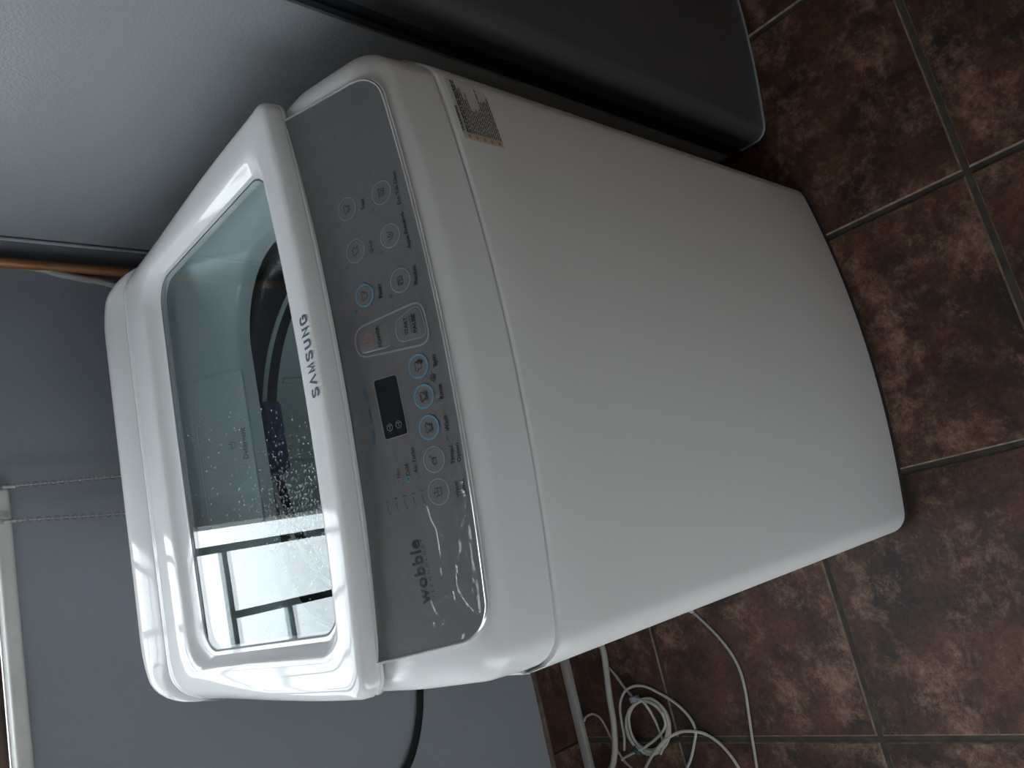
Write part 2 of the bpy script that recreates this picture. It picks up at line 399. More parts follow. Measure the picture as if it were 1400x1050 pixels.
def door_ring(ins, n=40):
    cx = (FX+FX2)/2; hw = (FX2-FX)/2
    return [(cx+x, y) for x, y in outline(hw-ins, -.098+ins, FYF-.0245-ins*.3, .017, .003, .030, 0)]
for z0, z1 in ((.030, 1.04), (1.05, FH)):
    rings = [[(x, y, z) for x, y in door_ring(i)] for i, z in ((.006, z0), (.0015, z0+.0015), (0, z0+.006), (0, z1-.006), (.0015, z1-.0015), (.006, z1))]
    v, f = loft(rings, True, True)
    d = fpart(obj('door', v, f, MAT['fridge_door'], smooth=True, angle=50))
    if z0 < .1:
        pts = [(x, y, z0+.004) for x, y in door_ring(-.0008)]
        e = MB().tube(pts, .0022, 6, True).build('bottom_rim', MAT['rim'], d, smooth=True)
        h = MB().tube(spline([(FX2-.06, -.105, .55), (FX2-.06, -.145, .58), (FX2-.06, -.145, .95), (FX2-.06, -.105, .98)], 6), .009, 10).build('handle', MAT['flange'], d, smooth=True)
for x in (FX+.06, FX2-.06):
    for y in (.02, FYB-.06):
        fpart(MB().tube([(x, y, 0), (x, y, .04)], .02, 14).build('foot', MAT['foot'], smooth=True))

# ================================================================== WASHING MACHINE (own frame: x right, y back, z up)
wm = tag(empty('washing_machine', MLOC, MROT), 'white top loading washing machine with a glass lid and grey control panel', 'washing machine')
HWB, YF, YB, BOW = .2715, -.1105, .462, .0240
def seam_z(x, y):      # lower edge of the top cover: level across the front, curving up round the corners
    ph = math.asin(max(0, min(1, (abs(x)-.236)/.0335))); t = min(1, ph/(PI/2)) if y < -.06 else 1
    return .747 + .022*(1-math.sqrt(max(0, 1-t*t)))
def ring_at(ins, z, zf=None):
    o = outline(HWB-ins, YF+ins, YB-ins, .024-ins*.4, .03, BOW)
    return [(x, y, (zf(x, y)+z) if zf else z) for x, y in o]
rings = [ring_at(.012, .0185), ring_at(.003, .0185), ring_at(.0008, .0195), ring_at(0, .023)]
rings += [ring_at(0, .2), ring_at(0, .45), ring_at(0, .70)]
rings += [ring_at(0, -.0045, seam_z), ring_at(.0006, -.0025, seam_z), ring_at(.002, -.0012, seam_z), ring_at(.010, -.0012, seam_z)]
v, f = loft(rings, False, True)
body = obj('body', v, f, MAT['body'], wm, smooth=True, angle=40)
v, f = loft([ring_at(.0042, -.02, seam_z), ring_at(.0042, .02, seam_z)])
obj('seam', v, f, MAT['body'], wm, smooth=True)
for sx in (-1, 1):
    for y in (-.06, .42): MB().tube([(sx*.22, y, 0), (sx*.22, y, .006), (sx*.22, y, .02)], [.024, .024, .018], 16).build('foot', MAT['foot'], wm, smooth=True)
v, f = loft([ring_at(.006, .0035), ring_at(.0015, .0055), ring_at(.0015, .019)]); obj('base_band', v, f, MAT['foot'], wm, smooth=True)  # black band round the bottom of the body, just above the floor
# --- top cover
def H(x, y):
    return min(pz(y), .838) if y < .0 else .838
def cov(ins, hw=.2685):
    return outline(hw-ins, YF+.0005+ins, YB-ins, max(.008, .024-ins*.3), .05, BOW)
RC = .024
rings = []
def cring(ins, zf, hw=.2685): rings.append([(x, y, zf(x, y)) for x, y in cov(ins, hw)])
cring(.008, lambda x, y: seam_z(x, y)+.0015)
cring(.0015, lambda x, y: seam_z(x, y)+.0015)
cring(.0002, lambda x, y: seam_z(x, y)+.0028)
cring(.0003, lambda x, y: seam_z(x, y)+.006)
for k in range(13):
    a = PI/2*k/12; ins = .002+RC*(1-math.cos(a)); dz = RC*.9*(1-math.sin(a))
    cring(ins, lambda x, y, dz=dz: H(x, y)-dz)
inner = outline(.229, .010, .340, .04, .05, .01)
last = cov(.002+RC)
for t in (.25, .5, .75, 1.0):
    rr = []
    for (xa, ya), (xb, yb) in zip(last, inner):
        x = xa+(xb-xa)*t; y = ya+(yb-ya)*t; rr.append((x, y, H(x, y)))
    rings.append(rr)
rings.append([(x, y, .826) for x, y in inner])
v, f = loft(rings); cover = obj('top_cover', v, f, MAT['cover'], wm, smooth=True, angle=40)
# --- lid
GZ = .8472
lo = outline(.2650, -.006, .410, .016, .050, .020)
gi = outline(.2135, .034, .316, .026, .030, .013, .004)
gi2 = outline(.2095, .038, .312, .024, .028, .013, .004)
def dropx(x, y):
    R = .009+.024*sstep(.05, .38, y); u = min(R, max(0, abs(x)-(.2655-R))); return R-math.sqrt(max(0, R*R-u*u))
prof = [(0.03, .8395), (.006, .8400), (0.004, .8412), (0.004, .8428), (.022, .8434), (.022, .8446), (.004, .8453), (.004, .8466), (.014, .8520), (.030, .8553), (.07, .8578), (.11, .8588), (.16, .8596), (.22, .8601), (.30, .8602), (.45, .8602), (.60, .8602), (.70, .8592), (.76, .8577), (.80, .8548), (.93, .8484), (1.0, .8478)]
rings = []
for t, z in prof:
    rr = []
    for (xa, ya), (xb, yb) in zip(lo, gi):
        x = xa+(xb-xa)*t; y = ya+(yb-ya)*t; fw = 1-sstep(.0, .03, ya)
        zz = z
        if fw < 1:      # sides and back: no ridged nose, the edge rolls over the side
            if z < .8475: zr = .818+(z-.8395)*1.3 if abs(xa) > .25 else .838+(z-.8395)*2.75
            else: zr = max(z, .8575 if t < .3 else z)
            if z >= .8475: zr -= dropx(x, y)
            elif abs(xa) > .2: zr = max(.816, min(zr, .8568-dropx(xa*.999, y)-.0005))
            zz = z*fw+zr*(1-fw)
        rr.append((x, y, zz))
    rings.append(rr)
rings.append([(x, y, .8440) for x, y in gi]); rings.append([(x, y, .8425) for x, y in gi2]); rings.append([(x, y, .8405) for x, y in outline(.25, .012, .395, .02, .07, .018)])
v, f = loft(rings); lid = obj('lid', v, f, MAT['white'], wm, smooth=True, angle=30)
g1 = outline(.2130, .0345, .3155, .026, .030, .013, .004)
v, f = loft([[(x, y, GZ-.0035) for x, y in g1], [(x, y, GZ) for x, y in g1]], True, True)
obj('glass', v, f, MAT['glass'], lid)
v, f = loft([[(x, y, GZ+.0002) for x, y in g1], [(x, y, GZ+.0002) for x, y in outline(.2115, .036, .314, .025, .029, .013, .004)]])
obj('glass_edge', v, f, MAT['seam'], lid)
# --- rear cover behind the lid
back = outline(.2656, -.108, YB+.014, .03, .088, BOW)
lo2 = outline(.2653, -.006, .4110, .016, .051, .020)
rng = list(range(48+12+25, 48+12+28+12+40+12+4))
cs = [(0, .830), (0, .8574), (.015, .8580), (.12, .8608), (.3, .8655), (.5, .8685), (.68, .8690), (.80, .8665), (.90, .8605), (.96, .852), (1.0, .838), (1.0, .78)]
vv, ff = [], []
for i in rng:
    (xa, ya), (xb, yb) = lo2[i], back[i]
    for t, z in cs:
        x = xa+(xb-xa)*t; y = ya+(yb-ya)*t
        vv.append((x, y, z if z <= .838 else max(.82, z-dropx(x, y))))
m_ = len(cs)
for a in range(len(rng)-1):
    for b in range(m_-1): ff.append((a*m_+b, a*m_+b+1, (a+1)*m_+b+1, (a+1)*m_+b))
obj('rear_cover', vv, ff, MAT['white'], wm, smooth=True, angle=40)
# --- inside of the tub
SLY, SLZ, SLK = .277, .783, .80              # rear of the tub cover slopes down to the opening
rings = [[(x, y, .832) for x, y in inner], [(x, y, .828) for x, y in outline(.228, .011, .336, .04, .05, .01)]]
ti = outline(.216, .030, .277, .06, .10, .0)
to = outline(.2265, .012, .333, .043, .055, .01)
for t, z in ((0, .8268), (.04, .8250), (.5, .8040), (.95, .7845), (.985, .7815), (1.0, .777)):
    rings.append([(xa+(xb-xa)*t, ya+(yb-ya)*t, z) for (xa, ya), (xb, yb) in zip(to, ti)])
rings.append([(x, y, .764) for x, y in ti])
v, f = loft(rings); tubc = obj('tub_cover', v, f, MAT['tub'], wm, smooth=True, angle=60)
SN = Vector((0, -SLK, 1)).normalized(); SUP = Vector((0, 1, SLK)).normalized()
def slope(x, d, h): return Vector((x, SLY, SLZ)) + SUP*d + SN*h
v, f = loft([[slope(x+.003, y, h) for x, y in outline(.090-i, -.003, .062-i, .004, .016)] for i, h in ((0, -.004), (0, .0006), (.0008, .0011), (.0022, .0013))], True)
obj('detergent_tray', v, f, MAT['tub'], tubc, smooth=True, angle=50)
pts = [slope(x+.003, y, .0004) for x, y in outline(.0906, -.003, .0626, .004, .0165)]; pts = pts[60:140+36]
MB().tube(pts, .0007, 5).build('tray_groove', MAT['tub'], tubc)
def on_slope(px_, py_):
    d = mray(px_, py_); t = (SLZ+SLK*(CM.y-SLY)-CM.z)/(d.z-SLK*d.y); return CM+d*t
CY = .165
def lathe(prof, n=64, cy=CY):
    return loft([[(r*math.cos(2*PI*k/n), cy+r*math.sin(2*PI*k/n), z) for k in range(n)] for r, z in prof])
v, f = lathe([(.222, .70), (.222, .745), (.216, .756), (.206, .758), (.197, .752), (.193, .742), (.193, .715), (.196, .70)]); obj('balance_ring', v, f, MAT['ring'], wm, smooth=True, angle=60)
v, f = lathe([(.1955, .712), (.1945, .70), (.1955, .66), (.1945, .62), (.1955, .55), (.1945, .45), (.190, .36), (.150, .335), (.06, .35), (.0005, .375)]); drum = obj('drum', v, f, MAT['steel'], wm, smooth=True, angle=60)
bbox_obj('lint_filter', (-.025, .326, .708), (.070, .352, .734), MAT['lint'], wm, bev=.008, seg=3)
v, f = lathe([(.1935, .7265), (.1915, .7255), (.1915, .7205), (.1935, .7195)]); obj('ring_highlight', v, f, MAT['steel'], wm, smooth=True, angle=60)  # pale band stands in for the highlight on the black ring
bm_ = MB()
for k in range(12):
    a = 2*PI*k/12; bm_.tube([(.193*math.cos(a), CY+.193*math.sin(a), .70), (.193*math.cos(a), CY+.193*math.sin(a), .40)], .004, 6)
bm_.build('drum_ribs', MAT['steel'], drum, smooth=True)
# water drops under the glass
def dome(c, r, n=6):
    v = [(c[0], c[1], c[2]-r*.5)]; f = []
    for k in range(n): a = 2*PI*k/n; v.append((c[0]+r*.75*math.cos(a), c[1]+r*.75*math.sin(a), c[2]-r*.33))
    for k in range(n): a = 2*PI*k/n; v.append((c[0]+r*math.cos(a), c[1]+r*math.sin(a), c[2]))
    for k in range(n): k2 = (k+1) % n; f += [(0, 1+k2, 1+k), (1+k, 1+k2, 1+n+k2, 1+n+k)]
    return v, f
dm = MB()
for i in range(1500):
    if i % 3: px, py = random.gauss(412, 34), random.gauss(692, 36)
    else: px, py = random.uniform(225, 450), random.uniform(560, 880)
    p = m_z(px, py, GZ-.0036)
    if abs(p.x) < .205 and .035 < p.y < .31: dm.add(*dome((p.x, p.y, GZ-.0036), random.choice((.0006, .0008, .0011, .0015))))
dr = dm.build('water_drops', MAT['drop'], lid, smooth=True, angle=80); dr['kind'] = 'stuff'

# ------------------------------------------------------------------ control panel
EX = Vector((1, 0, 0)); EY = Vector((0, 1, PSL)).normalized(); EN = EX.cross(EY)
def pl(x, y, h=0.0): return Vector((x, y, pz(y))) + EN*h
po = outline(.2315, -.1125, -.004, .024, .004, .0125, 0, flare=.03)
po2 = outline(.2324, -.1134, -.003, .025, .004, .0125, 0, flare=.03)
po3 = outline(.2334, -.1144, -.002, .026, .004, .0125, 0, flare=.03)
v, f = loft([[pl(x, y, h) for x, y in po] for h in (-.003, .0008)], True)
cp = obj('control_panel', v, f, MAT['panel'], wm)
v, f = loft([[pl(x, y, h) for x, y in o_] for o_, h in ((po, .0002), (po, .0016), (po2, .0020), (po3, .0010), (po3, -.001))])
obj('panel_trim', v, f, MAT['trim'], cp, smooth=True, angle=60)
v, f = loft([[pl(x, y, .0003) for x, y in o_] for o_ in (po3, outline(.2342, -.1152, -.002, .0265, .004, .0125, 0, flare=.03))])
obj('panel_groove', v, f, MAT['cover'], cp)
# writing and strokes laid on a plane given by origin and two axes
def text_mesh(s, off=0.0, space=1.0):
    cu = bpy.data.curves.new('t', 'FONT'); cu.body = s; cu.size = 1; cu.offset = off; cu.space_character = space; cu.resolution_u = 3
    o = bpy.data.objects.new('t', cu); COL.objects.link(o)
    me = bpy.data.meshes.new_from_object(o.evaluated_get(bpy.context.evaluated_depsgraph_get()))
    v = [Vector(q.co) for q in me.vertices]; f = [tuple(p.vertices) for p in me.polygons]
    bpy.data.objects.remove(o); bpy.data.curves.remove(cu); bpy.data.meshes.remove(me)
    return v, f
def lay_text(s, a, b, m, parent, nrm=EN, h=.0012, name='lettering', off=0.0, space=1.0, ysc=1.0):
    """text whose baseline runs from point a to point b"""
    v, f = text_mesh(s, off, space)
    x0 = min(q.x for q in v); x1 = max(q.x for q in v)
    ex = (b-a); L = ex.length; ex.normalize(); ey = nrm.cross(ex).normalized(); k = L/(x1-x0)
    return obj(name, [a + ex*((q.x-x0)*k) + ey*(q.y*k*ysc) + nrm*h for q in v], f, m, parent)
def P(x, y): return on_panel(x, y)
def ptxt(s, p0, p1, m='ink', **k): return lay_text(s, P(*p0), P(*p1), MAT[m], cp, **k)
for s, a, b in (('Soak', (499.5, 286), (498.3, 270.7)), ('Eco Tub Clean', (549.3, 278.7), (541.5, 233.5)), ('Quick', (511.4, 346), (508.9, 327.5)),
                ('Aqua Preserve', (563.5, 339), (552.5, 290)), ('Fuzzy', (523.9, 406.8), (521, 387)), ('Blanket', (572.5, 388.6), (568.9, 362.9)),
                ('POWER', (524.3, 473.9), (519.4, 445.4)), ('START', (560.3, 457.1), (557.5, 433.6)), ('PAUSE', (572.5, 453.9), (568.2, 428.2)),
                ('Spin', (599.3, 500), (596, 484.6)), ('Rinse', (608, 544.6), (604.3, 524.6)), ('Wash', (615.5, 588.6), (611.8, 567.3)),
                ('Temp./', (622.9, 634.1), (619.2, 608.1)), ('Option', (631.6, 630.8), (627.5, 605.3)), ('Water', (630.7, 679.1), (625.7, 656.1)),
                ('Level', (638.8, 675.4), (635.6, 654.9)), ('Air Turbo', (572.4, 645.8), (566.3, 610.9)), ('Cold', (561.6, 649.9), (558.5, 633.8)),
                ('Hot', (548.6, 653.3), (547.3, 640.1))):
    ptxt(s, a, b, off=.018, h=.0019 if s.isupper() else .0012)
for s, a, b in (('Wash', (516.1, 607.2), (512.8, 589.6)), ('Rinse', (511.1, 576.6), (507.2, 558.9)), ('Spin', (505, 545.9), (500.4, 531.1))):
    ptxt(s, a, b, 'ink_blue', off=.02)
for s, a in (('5', (533.5, 687.3)), ('4', (545, 682.9)), ('3', (556.5, 679.6)), ('2', (568.3, 676.2)), ('1', (580.3, 672.2))):
    v, f = text_mesh(s, .012); o_ = P(*a); k = .0042
    obj('lettering', [o_+EX*(q.x*k)+EY*(q.y*k)+EN*.0012 for q in v], f, MAT['ink'], cp)
ptxt('wobble', (590.3, 824.5), (573, 736.6), off=.028, space=1.12)
ptxt('TECHNOLOGY', (597.2, 817), (578.7, 736), space=2.1, off=.01)

def stroke(paths, wd, h, m, parent, name, org=None, ex=EX, ey=EY, nrm=EN, closed=False):
    """flat ribbons along 2-d polylines (metres) on a plane"""
    mb = MB()
    for pts in paths:
        cl = closed or (len(pts) > 3 and pts[0] == pts[-1])
        q = [Vector((a, b, 0)) for a, b in (pts[:-1] if cl and pts[0] == pts[-1] else pts)]; N = len(q); L = []; Rr = []
        for i in range(N):
            if cl: d0 = (q[i]-q[i-1]).normalized(); d1 = (q[(i+1) % N]-q[i]).normalized()
            else: d0 = (q[i]-q[max(i-1, 0)]).normalized(); d1 = (q[min(i+1, N-1)]-q[i]).normalized(); d0 = d0 if i > 0 else d1; d1 = d1 if i < N-1 else d0
            n0 = Vector((-d0.y, d0.x, 0)); n1 = Vector((-d1.y, d1.x, 0)); n = (n0+n1)
            n = n.normalized() if n.length > 1e-6 else n0
            k = wd/2/max(.45, n.dot(n0)); L.append(q[i]+n*k); Rr.append(q[i]-n*k)
        v = [org+ex*c.x+ey*c.y+nrm*h for c in L+Rr]; f = []
        for i in range(N if cl else N-1): j = (i+1) % N; f.append((i, j, N+j, N+i))
        mb.add(v, f)
    return mb.build(name, m, parent)
def circ(r, n=28, cx=0, cy=0): return [(cx+r*math.cos(2*PI*k/n), cy+r*math.sin(2*PI*k/n)) for k in range(n)] + [(cx+r, cy)]
def rrect(w, h, r, n=6):
    p = []
    for cx, cy, a0 in ((w-r, -h+r, -PI/2), (w-r, h-r, 0), (-w+r, h-r, PI/2), (-w+r, -h+r, PI)):
        for k in range(n+1): a = a0+PI/2*k/n; p.append((cx+r*math.cos(a), cy+r*math.sin(a)))
    return p + [p[0]]
def disc(path, h0, h1, bev, m, name, org, parent):
    n = len(path)-1; q = path[:-1]; cx = sum(a for a, b in q)/n; cy = sum(b for a, b in q)/n
    rg = []
    for s_, h in ((1, h0), (1, h1-bev), (.93, h1)):
        rg.append([org+EX*(cx+(a-cx)*s_)+EY*(cy+(b-cy)*s_)+EN*h for a, b in q])
    v, f = loft(rg, True); return obj(name, v, f, m, parent, smooth=True, angle=30)
shirt = [(-.9, -.25), (-.9, .55), (-.35, .8), (-.2, .6), (.2, .6), (.35, .8), (.9, .55), (.75, .1), (.5, .2), (.5, -.7), (-.5, -.7), (-.5, .15), (-.75, .05)]
shirt = [(-.5, -.75), (.5, -.75), (.5, .05), (.72, -.05), (.95, .45), (.4, .8), (.2, .58), (-.2, .58), (-.4, .8), (-.95, .45), (-.72, -.05), (-.5, .05), (-.5, -.75)]
wave = [(-.9, -.95), (-.6, -.75), (-.3, -.95), (0, -.75), (.3, -.95), (.6, -.75), (.9, -.95)]
basin = [(-.8, .6), (-.6, -.7), (.6, -.7), (.8, .6)]
icons = dict(
    soak=[shirt, [(-.9, -.4), (-.5, -.25), (0, -.4), (.5, -.25), (.9, -.4)]],
    quick=[shirt, [(.5, -.5), (1.0, -.5)], [(.6, -.8), (1.1, -.8)]],
    fuzzy=[shirt],
    eco=[[(-.7, .7), (-.7, -.7), (.7, -.7), (.7, .7), (-.7, .7)], circ(.42, 14, 0, -.1), [(-.5, .5), (-.1, .5)], circ(.2, 10, .85, .55)],
    aqua=[[(-.95, .7), (-.6, -.5), (0, -.8), (.6, -.5), (.95, .7)], circ(.32, 12, 0, 0), [(0, .65), (-.2, .25)]],
    blanket=[[(-.8, .6), (-.8, -.6), (.6, -.6), (.8, -.35), (.8, .6), (-.8, .6)], [(-.5, .6), (.2, -.6)], [(-.1, .6), (.55, -.5)], [(-.8, .2), (-.35, -.6)]],
    spin=[shirt, circ(.13, 8, .95, -.15), circ(.13, 8, 1.0, -.55), circ(.13, 8, .7, -.7), circ(.13, 8, .75, -1.05), circ(.13, 8, .35, -1.0)],
    rinse=[shirt, [(-.95, -.55), (-.5, -.35), (0, -.55), (.5, -.35), (.95, -.55)], wave],
    wash=[shirt, wave, [(-.95, -.5), (-.5, -.3), (0, -.5), (.5, -.3), (.95, -.5)], [(.6, .2), (1.0, .2)], [(.7, .55), (1.1, .5)]],
    temp=[[(-.9, .1), (-.55, .45), (.35, .45), (.35, .1), (-.05, .1), (.3, .1), (.3, -.2), (.25, -.5), (-.5, -.5), (-.9, -.35), (-.9, .1)], [(.75, .55), (.75, .95)], [(.55, .75), (.95, .75)]],
    water=[basin, [(-.7, .05), (-.3, .2), (.1, .05), (.5, .2), (.72, .08)], [(0, .3), (0, 1.0)], [(-.25, .75), (0, 1.0), (.25, .75)]],
)
BR = .0098
for nm, c, blue in (('soak', (475.5, 286.5), 0), ('eco', (522.6, 264.1), 0), ('aqua', (534.5, 322.9), 0), ('quick', (487.4, 344), 0), ('fuzzy', (499.6, 404.6), 1),
                    ('blanket', (548.5, 383.9), 0), ('spin', (573, 501), 1), ('rinse', (580.6, 542.2), 1), ('wash', (587.6, 584.5), 1), ('temp', (594.7, 628.2), 2), ('water', (600.9, 672.2), 2)):
    o_ = P(*c)
    disc(circ(BR*.98), 0, .0011, .0004, MAT['button'], 'button', o_, cp)
    stroke([circ(BR*(.93 if blue == 1 else 1.0), 36)], .0014 if blue == 1 else .0008, .00135, MAT['ring_blue'] if blue == 1 else MAT['ring_clear'], cp, 'button_ring', o_)
    s_ = .0042
    stroke([[(a*s_, b*s_) for a, b in p_] for p_ in icons[nm]], .00055, .00145, MAT['ink'], cp, 'button_icon', o_)
# power / start group
gc = P(539, 450)
gp = [P(484.6, 452), P(490.5, 491), P(590.5, 469), P(577.5, 409.5)]
def loc2(p, o_): d = p-o_; return (d.dot(EX), d.dot(EY))
def round_poly(pts, r, n=6):
    out = []; N = len(pts)
    for i in range(N):
        p0, p1, p2 = Vector(pts[i-1]), Vector(pts[i]), Vector(pts[(i+1) % N])
        a = p1+(p0-p1).normalized()*r; b = p1+(p2-p1).normalized()*r
        for k in range(n+1): t = k/n; q = a*(1-t)**2+p1*2*t*(1-t)+b*t*t; out.append((q.x, q.y))
    return out+[out[0]]
stroke([round_poly([loc2(p, gc) for p in gp], .012)], .0016, .0012, MAT['ring_clear'], cp, 'button_surround', gc)
q = [P(490, 455), P(494, 485), P(537, 474), P(532, 438)]
pp = round_poly([loc2(p, gc) for p in q][::-1], .006); disc(pp, 0, .0012, .0005, MAT['button'], 'button', gc, cp)
q = [P(541, 440), P(546, 470), P(587, 459), P(574, 415)]
pp = round_poly([loc2(p, gc) for p in q][::-1], .008); disc(pp, 0, .0016, .0006, MAT['button'], 'button', gc, cp)
stroke([pp], .0007, .0018, MAT['ring_clear'], cp, 'button_ring', gc)
for o_ in [x for x in cp.children if x.name.startswith('lettering')]:
    pass
pc = P(505.5, 464.5)
stroke([[(.0042*math.sin(a), .0042*math.cos(a)) for a in [math.radians(38+284*k/20) for k in range(21)]], [(0, .0012), (0, .0058)]], .0009, .0016, MAT['ink_red'], cp, 'power_symbol', pc)
a, b = P(564.9, 455.4), P(560.7, 431.4); sc = (a+b)/2
stroke([[loc2(a, sc), loc2(b, sc)]], .0005, .0019, MAT['ink'], cp, 'divider_line', sc)
# display
q = [P(511.5, 520.9), P(528.2, 602.2), P(559.8, 592.4), P(543, 511.6)]; dc = P(535.6, 556.8)
dp = round_poly([loc2(p, dc) for p in q][::-1], .003)
disc(dp, .0004, .0012, .0001, MAT['display'], 'display', dc, cp)
stroke([dp], .0006, .0013, MAT['ring_clear'], cp, 'display_rim', dc)
for c in ((534.5, 584.5), (546.5, 580.3)):
    s_ = .0028; stroke([[(a*s_, b*s_) for a, b in circ(1, 16)], [(-.6*s_, 0), (.5*s_, 0)], [(.5*s_, -.7*s_), (.5*s_, .6*s_)]], .0004, .0014, MAT['ink_white'], cp, 'display_icon', P(*c))
# small lamps, marks
for c in ((464.3, 308.3), (510.4, 287), (475.6, 366.5), (522.6, 345.7), (535, 405.7), (487.4, 426.5)):
    disc(circ(.0016, 12), 0, .0011, .0001, MAT['led'], 'lamp', P(*c), cp)
for c in ((533.5, 701.5), (545, 697.5), (556.8, 694), (569, 690.5), (581, 687)):
    disc(circ(.0011, 10), 0, .0010, .0001, MAT['led'], 'lamp', P(*c), cp)
for (a, b) in (((531, 690.5), (532.8, 699)), ((542.8, 686), (544.5, 694.8)), ((554, 682.5), (556, 691.5)), ((566.2, 679), (568.2, 688)), ((578, 675.5), (580.2, 685.5)), ((613.8, 602.5), (612.6, 597.5)), ((595, 524.2), (594.4, 520.8)), ((592.3, 511.8), (591.2, 508))):
    a, b = P(*a), P(*b); c = (a+b)/2; stroke([[loc2(a, c), loc2(b, c)]], .0005, .0012, MAT['ink'], cp, 'scale_mark', c)
stroke([circ(.0021, 16)], .0006, .0012, MAT['ink_grey'], cp, 'hot_ring', P(547.3, 658.3))
stroke([circ(.0021, 16)], .0010, .0012, MAT['ink_cyan'], cp, 'cold_ring', P(559.4, 655.1))
disc(circ(.0009, 10), 0, .0011, .0001, MAT['ink_cyan'], 'lamp', P(571, 651), cp)
s_ = .0026; stroke([[(a*s_, b*s_) for a, b in circ(1, 16)], [(-.45*s_, -.2*s_), (.45*s_, -.2*s_), (.3*s_, -.6*s_), (-.3*s_, -.6*s_), (-.45*s_, -.2*s_)], [(-.3*s_, -.2*s_), (-.2*s_, .5*s_), (.2*s_, .5*s_), (.3*s_, -.2*s_)]], .0004, .0012, MAT['ink'], cp, 'child_lock_icon', P(593.2, 516.3))
# protective film with wrinkles
def zp(reg, sc, pts): return [P(reg[0]+x*sc, reg[1]+y*sc) for x, y in pts]
Z5, Z6, Z8 = ((380, 80), .2429), ((400, 320), .2143), ((440, 640), .2476)
ridges = [
    (zp(*Z5, [(255, 190), (245, 300), (260, 420), (275, 520), (240, 660)]), .0018, .0022),
    (zp(*Z5, [(330, 300), (310, 400), (335, 470), (345, 560), (300, 700), (290, 820)]), .0016, .0020),
    (zp(*Z5, [(390, 330), (385, 460), (400, 560), (370, 680), (350, 800)]), .0016, .0020),
    (zp(*Z5, [(300, 520), (350, 600), (390, 520)]), .003, .0025),
    (zp(*Z5, [(560, 190), (500, 290), (470, 430), (510, 530), (520, 620), (530, 720)]), .0022, .0022),
    (zp(*Z5, [(480, 120), (440, 200)]), .0015, .0015), (zp(*Z5, [(585, 545), (560, 660), (545, 720)]), .0013, .0015),
    (zp(*Z5, [(155, 230), (150, 330), (152, 450)]), .0012, .0010),
    (zp(*Z5, [(600, 830), (590, 920), (575, 1030)]), .0014, .0013), (zp(*Z5, [(430, 200), (420, 400)]), .0012, .001),
    (zp(*Z6, [(640, 100), (650, 180), (620, 300), (660, 400), (660, 500)]), .0014, .0013), (zp(*Z6, [(450, 180), (455, 270), (430, 420), (410, 560)]), .0012, .001),
    (zp(*Z6, [(990, 740), (940, 790)]), .0014, .0013),
    (zp(*Z8, [(600, 200), (625, 280), (655, 340), (672, 460), (682, 600)]), .0016, .0016),
    (zp(*Z8, [(860, 235), (805, 270), (790, 430), (765, 580), (790, 690), (860, 780)]), .0022, .0022),
    (zp(*Z8, [(830, 220), (820, 320), (850, 500), (855, 690)]), .001, .0008),
    (zp(*Z8, [(620, 720), (650, 790), (700, 840)]), .002, .0009), (zp(*Z8, [(740, 660), (770, 770)]), .0016, .0012),
    (zp(*Z8, [(370, 910), (560, 880), (740, 810), (860, 740)]), .0016, .0014), (zp(*Z8, [(360, 940), (520, 915), (720, 850), (850, 800)]), .002, .0018),
]
segs = []
for pts, wd, hh in ridges:
    sp = spline(pts, 5)
    for a, b in zip(sp[:-1], sp[1:]): segs.append((a.x, a.y, b.x, b.y, wd, hh))
NXF, NYF = 260, 76
fx0, fx1 = -.231, .231
import mathutils.noise as mn
grid = []
cell = {}
for s_ in segs:
    for cx in range(int((min(s_[0], s_[2])-.008+.3)/.01), int((max(s_[0], s_[2])+.008+.3)/.01)+1):
        cell.setdefault(cx, []).append(s_)
for j in range(NYF+1):
    for i in range(NXF+1):
        x = fx0+(fx1-fx0)*i/NXF
        yf = -.1105-.0118*(1-(x/.2315)**2) + (0.018*sstep(.212, .232, abs(x)))
        tooth = .0022*abs(((x*260) % 1)-.5) * (1 if x > -.12 else .4)
        yf += tooth
        y = yf+(-.008-yf)*j/NYF
        h = .0026+.0005*mn.noise((x*30, y*30, 3))+.0002*mn.noise((x*120, y*120, 9))
        best = 0
        for (ax, ay, bx, by, wd, hh) in cell.get(int((x+.3)/.01), ()):
            dx, dy = bx-ax, by-ay; L2 = dx*dx+dy*dy or 1e-12
            t = max(0, min(1, ((x-ax)*dx+(y-ay)*dy)/L2)); d2 = (x-ax-dx*t)**2+(y-ay-dy*t)**2
            w2 = wd*(.45+.35*mn.noise((x*90, y*90, wd*999)))
            if d2 < 16*w2*w2: best = max(best, hh*math.exp(-d2/(w2*w2))*(.55+.9*abs(mn.noise((x*60, y*60, 5)))))
        rg = max(0, 1-abs(mn.noise((x*34, y*50, 1.7)))*14)*max(0, mn.noise((x*9+4, y*14, 8))+.05)
        best += .0012*rg
        grid.append(pl(x, y, max(.0022, h)+best+.0008*math.exp(-(j/1.5)**2)))
ff = [(j*(NXF+1)+i, j*(NXF+1)+i+1, (j+1)*(NXF+1)+i+1, (j+1)*(NXF+1)+i) for j in range(NYF) for i in range(NXF)]
fl = obj('protective_film', grid, ff, MAT['film'], cp, smooth=True, angle=180)
fl['label'] = 'wrinkled clear plastic film still stuck on the panel'
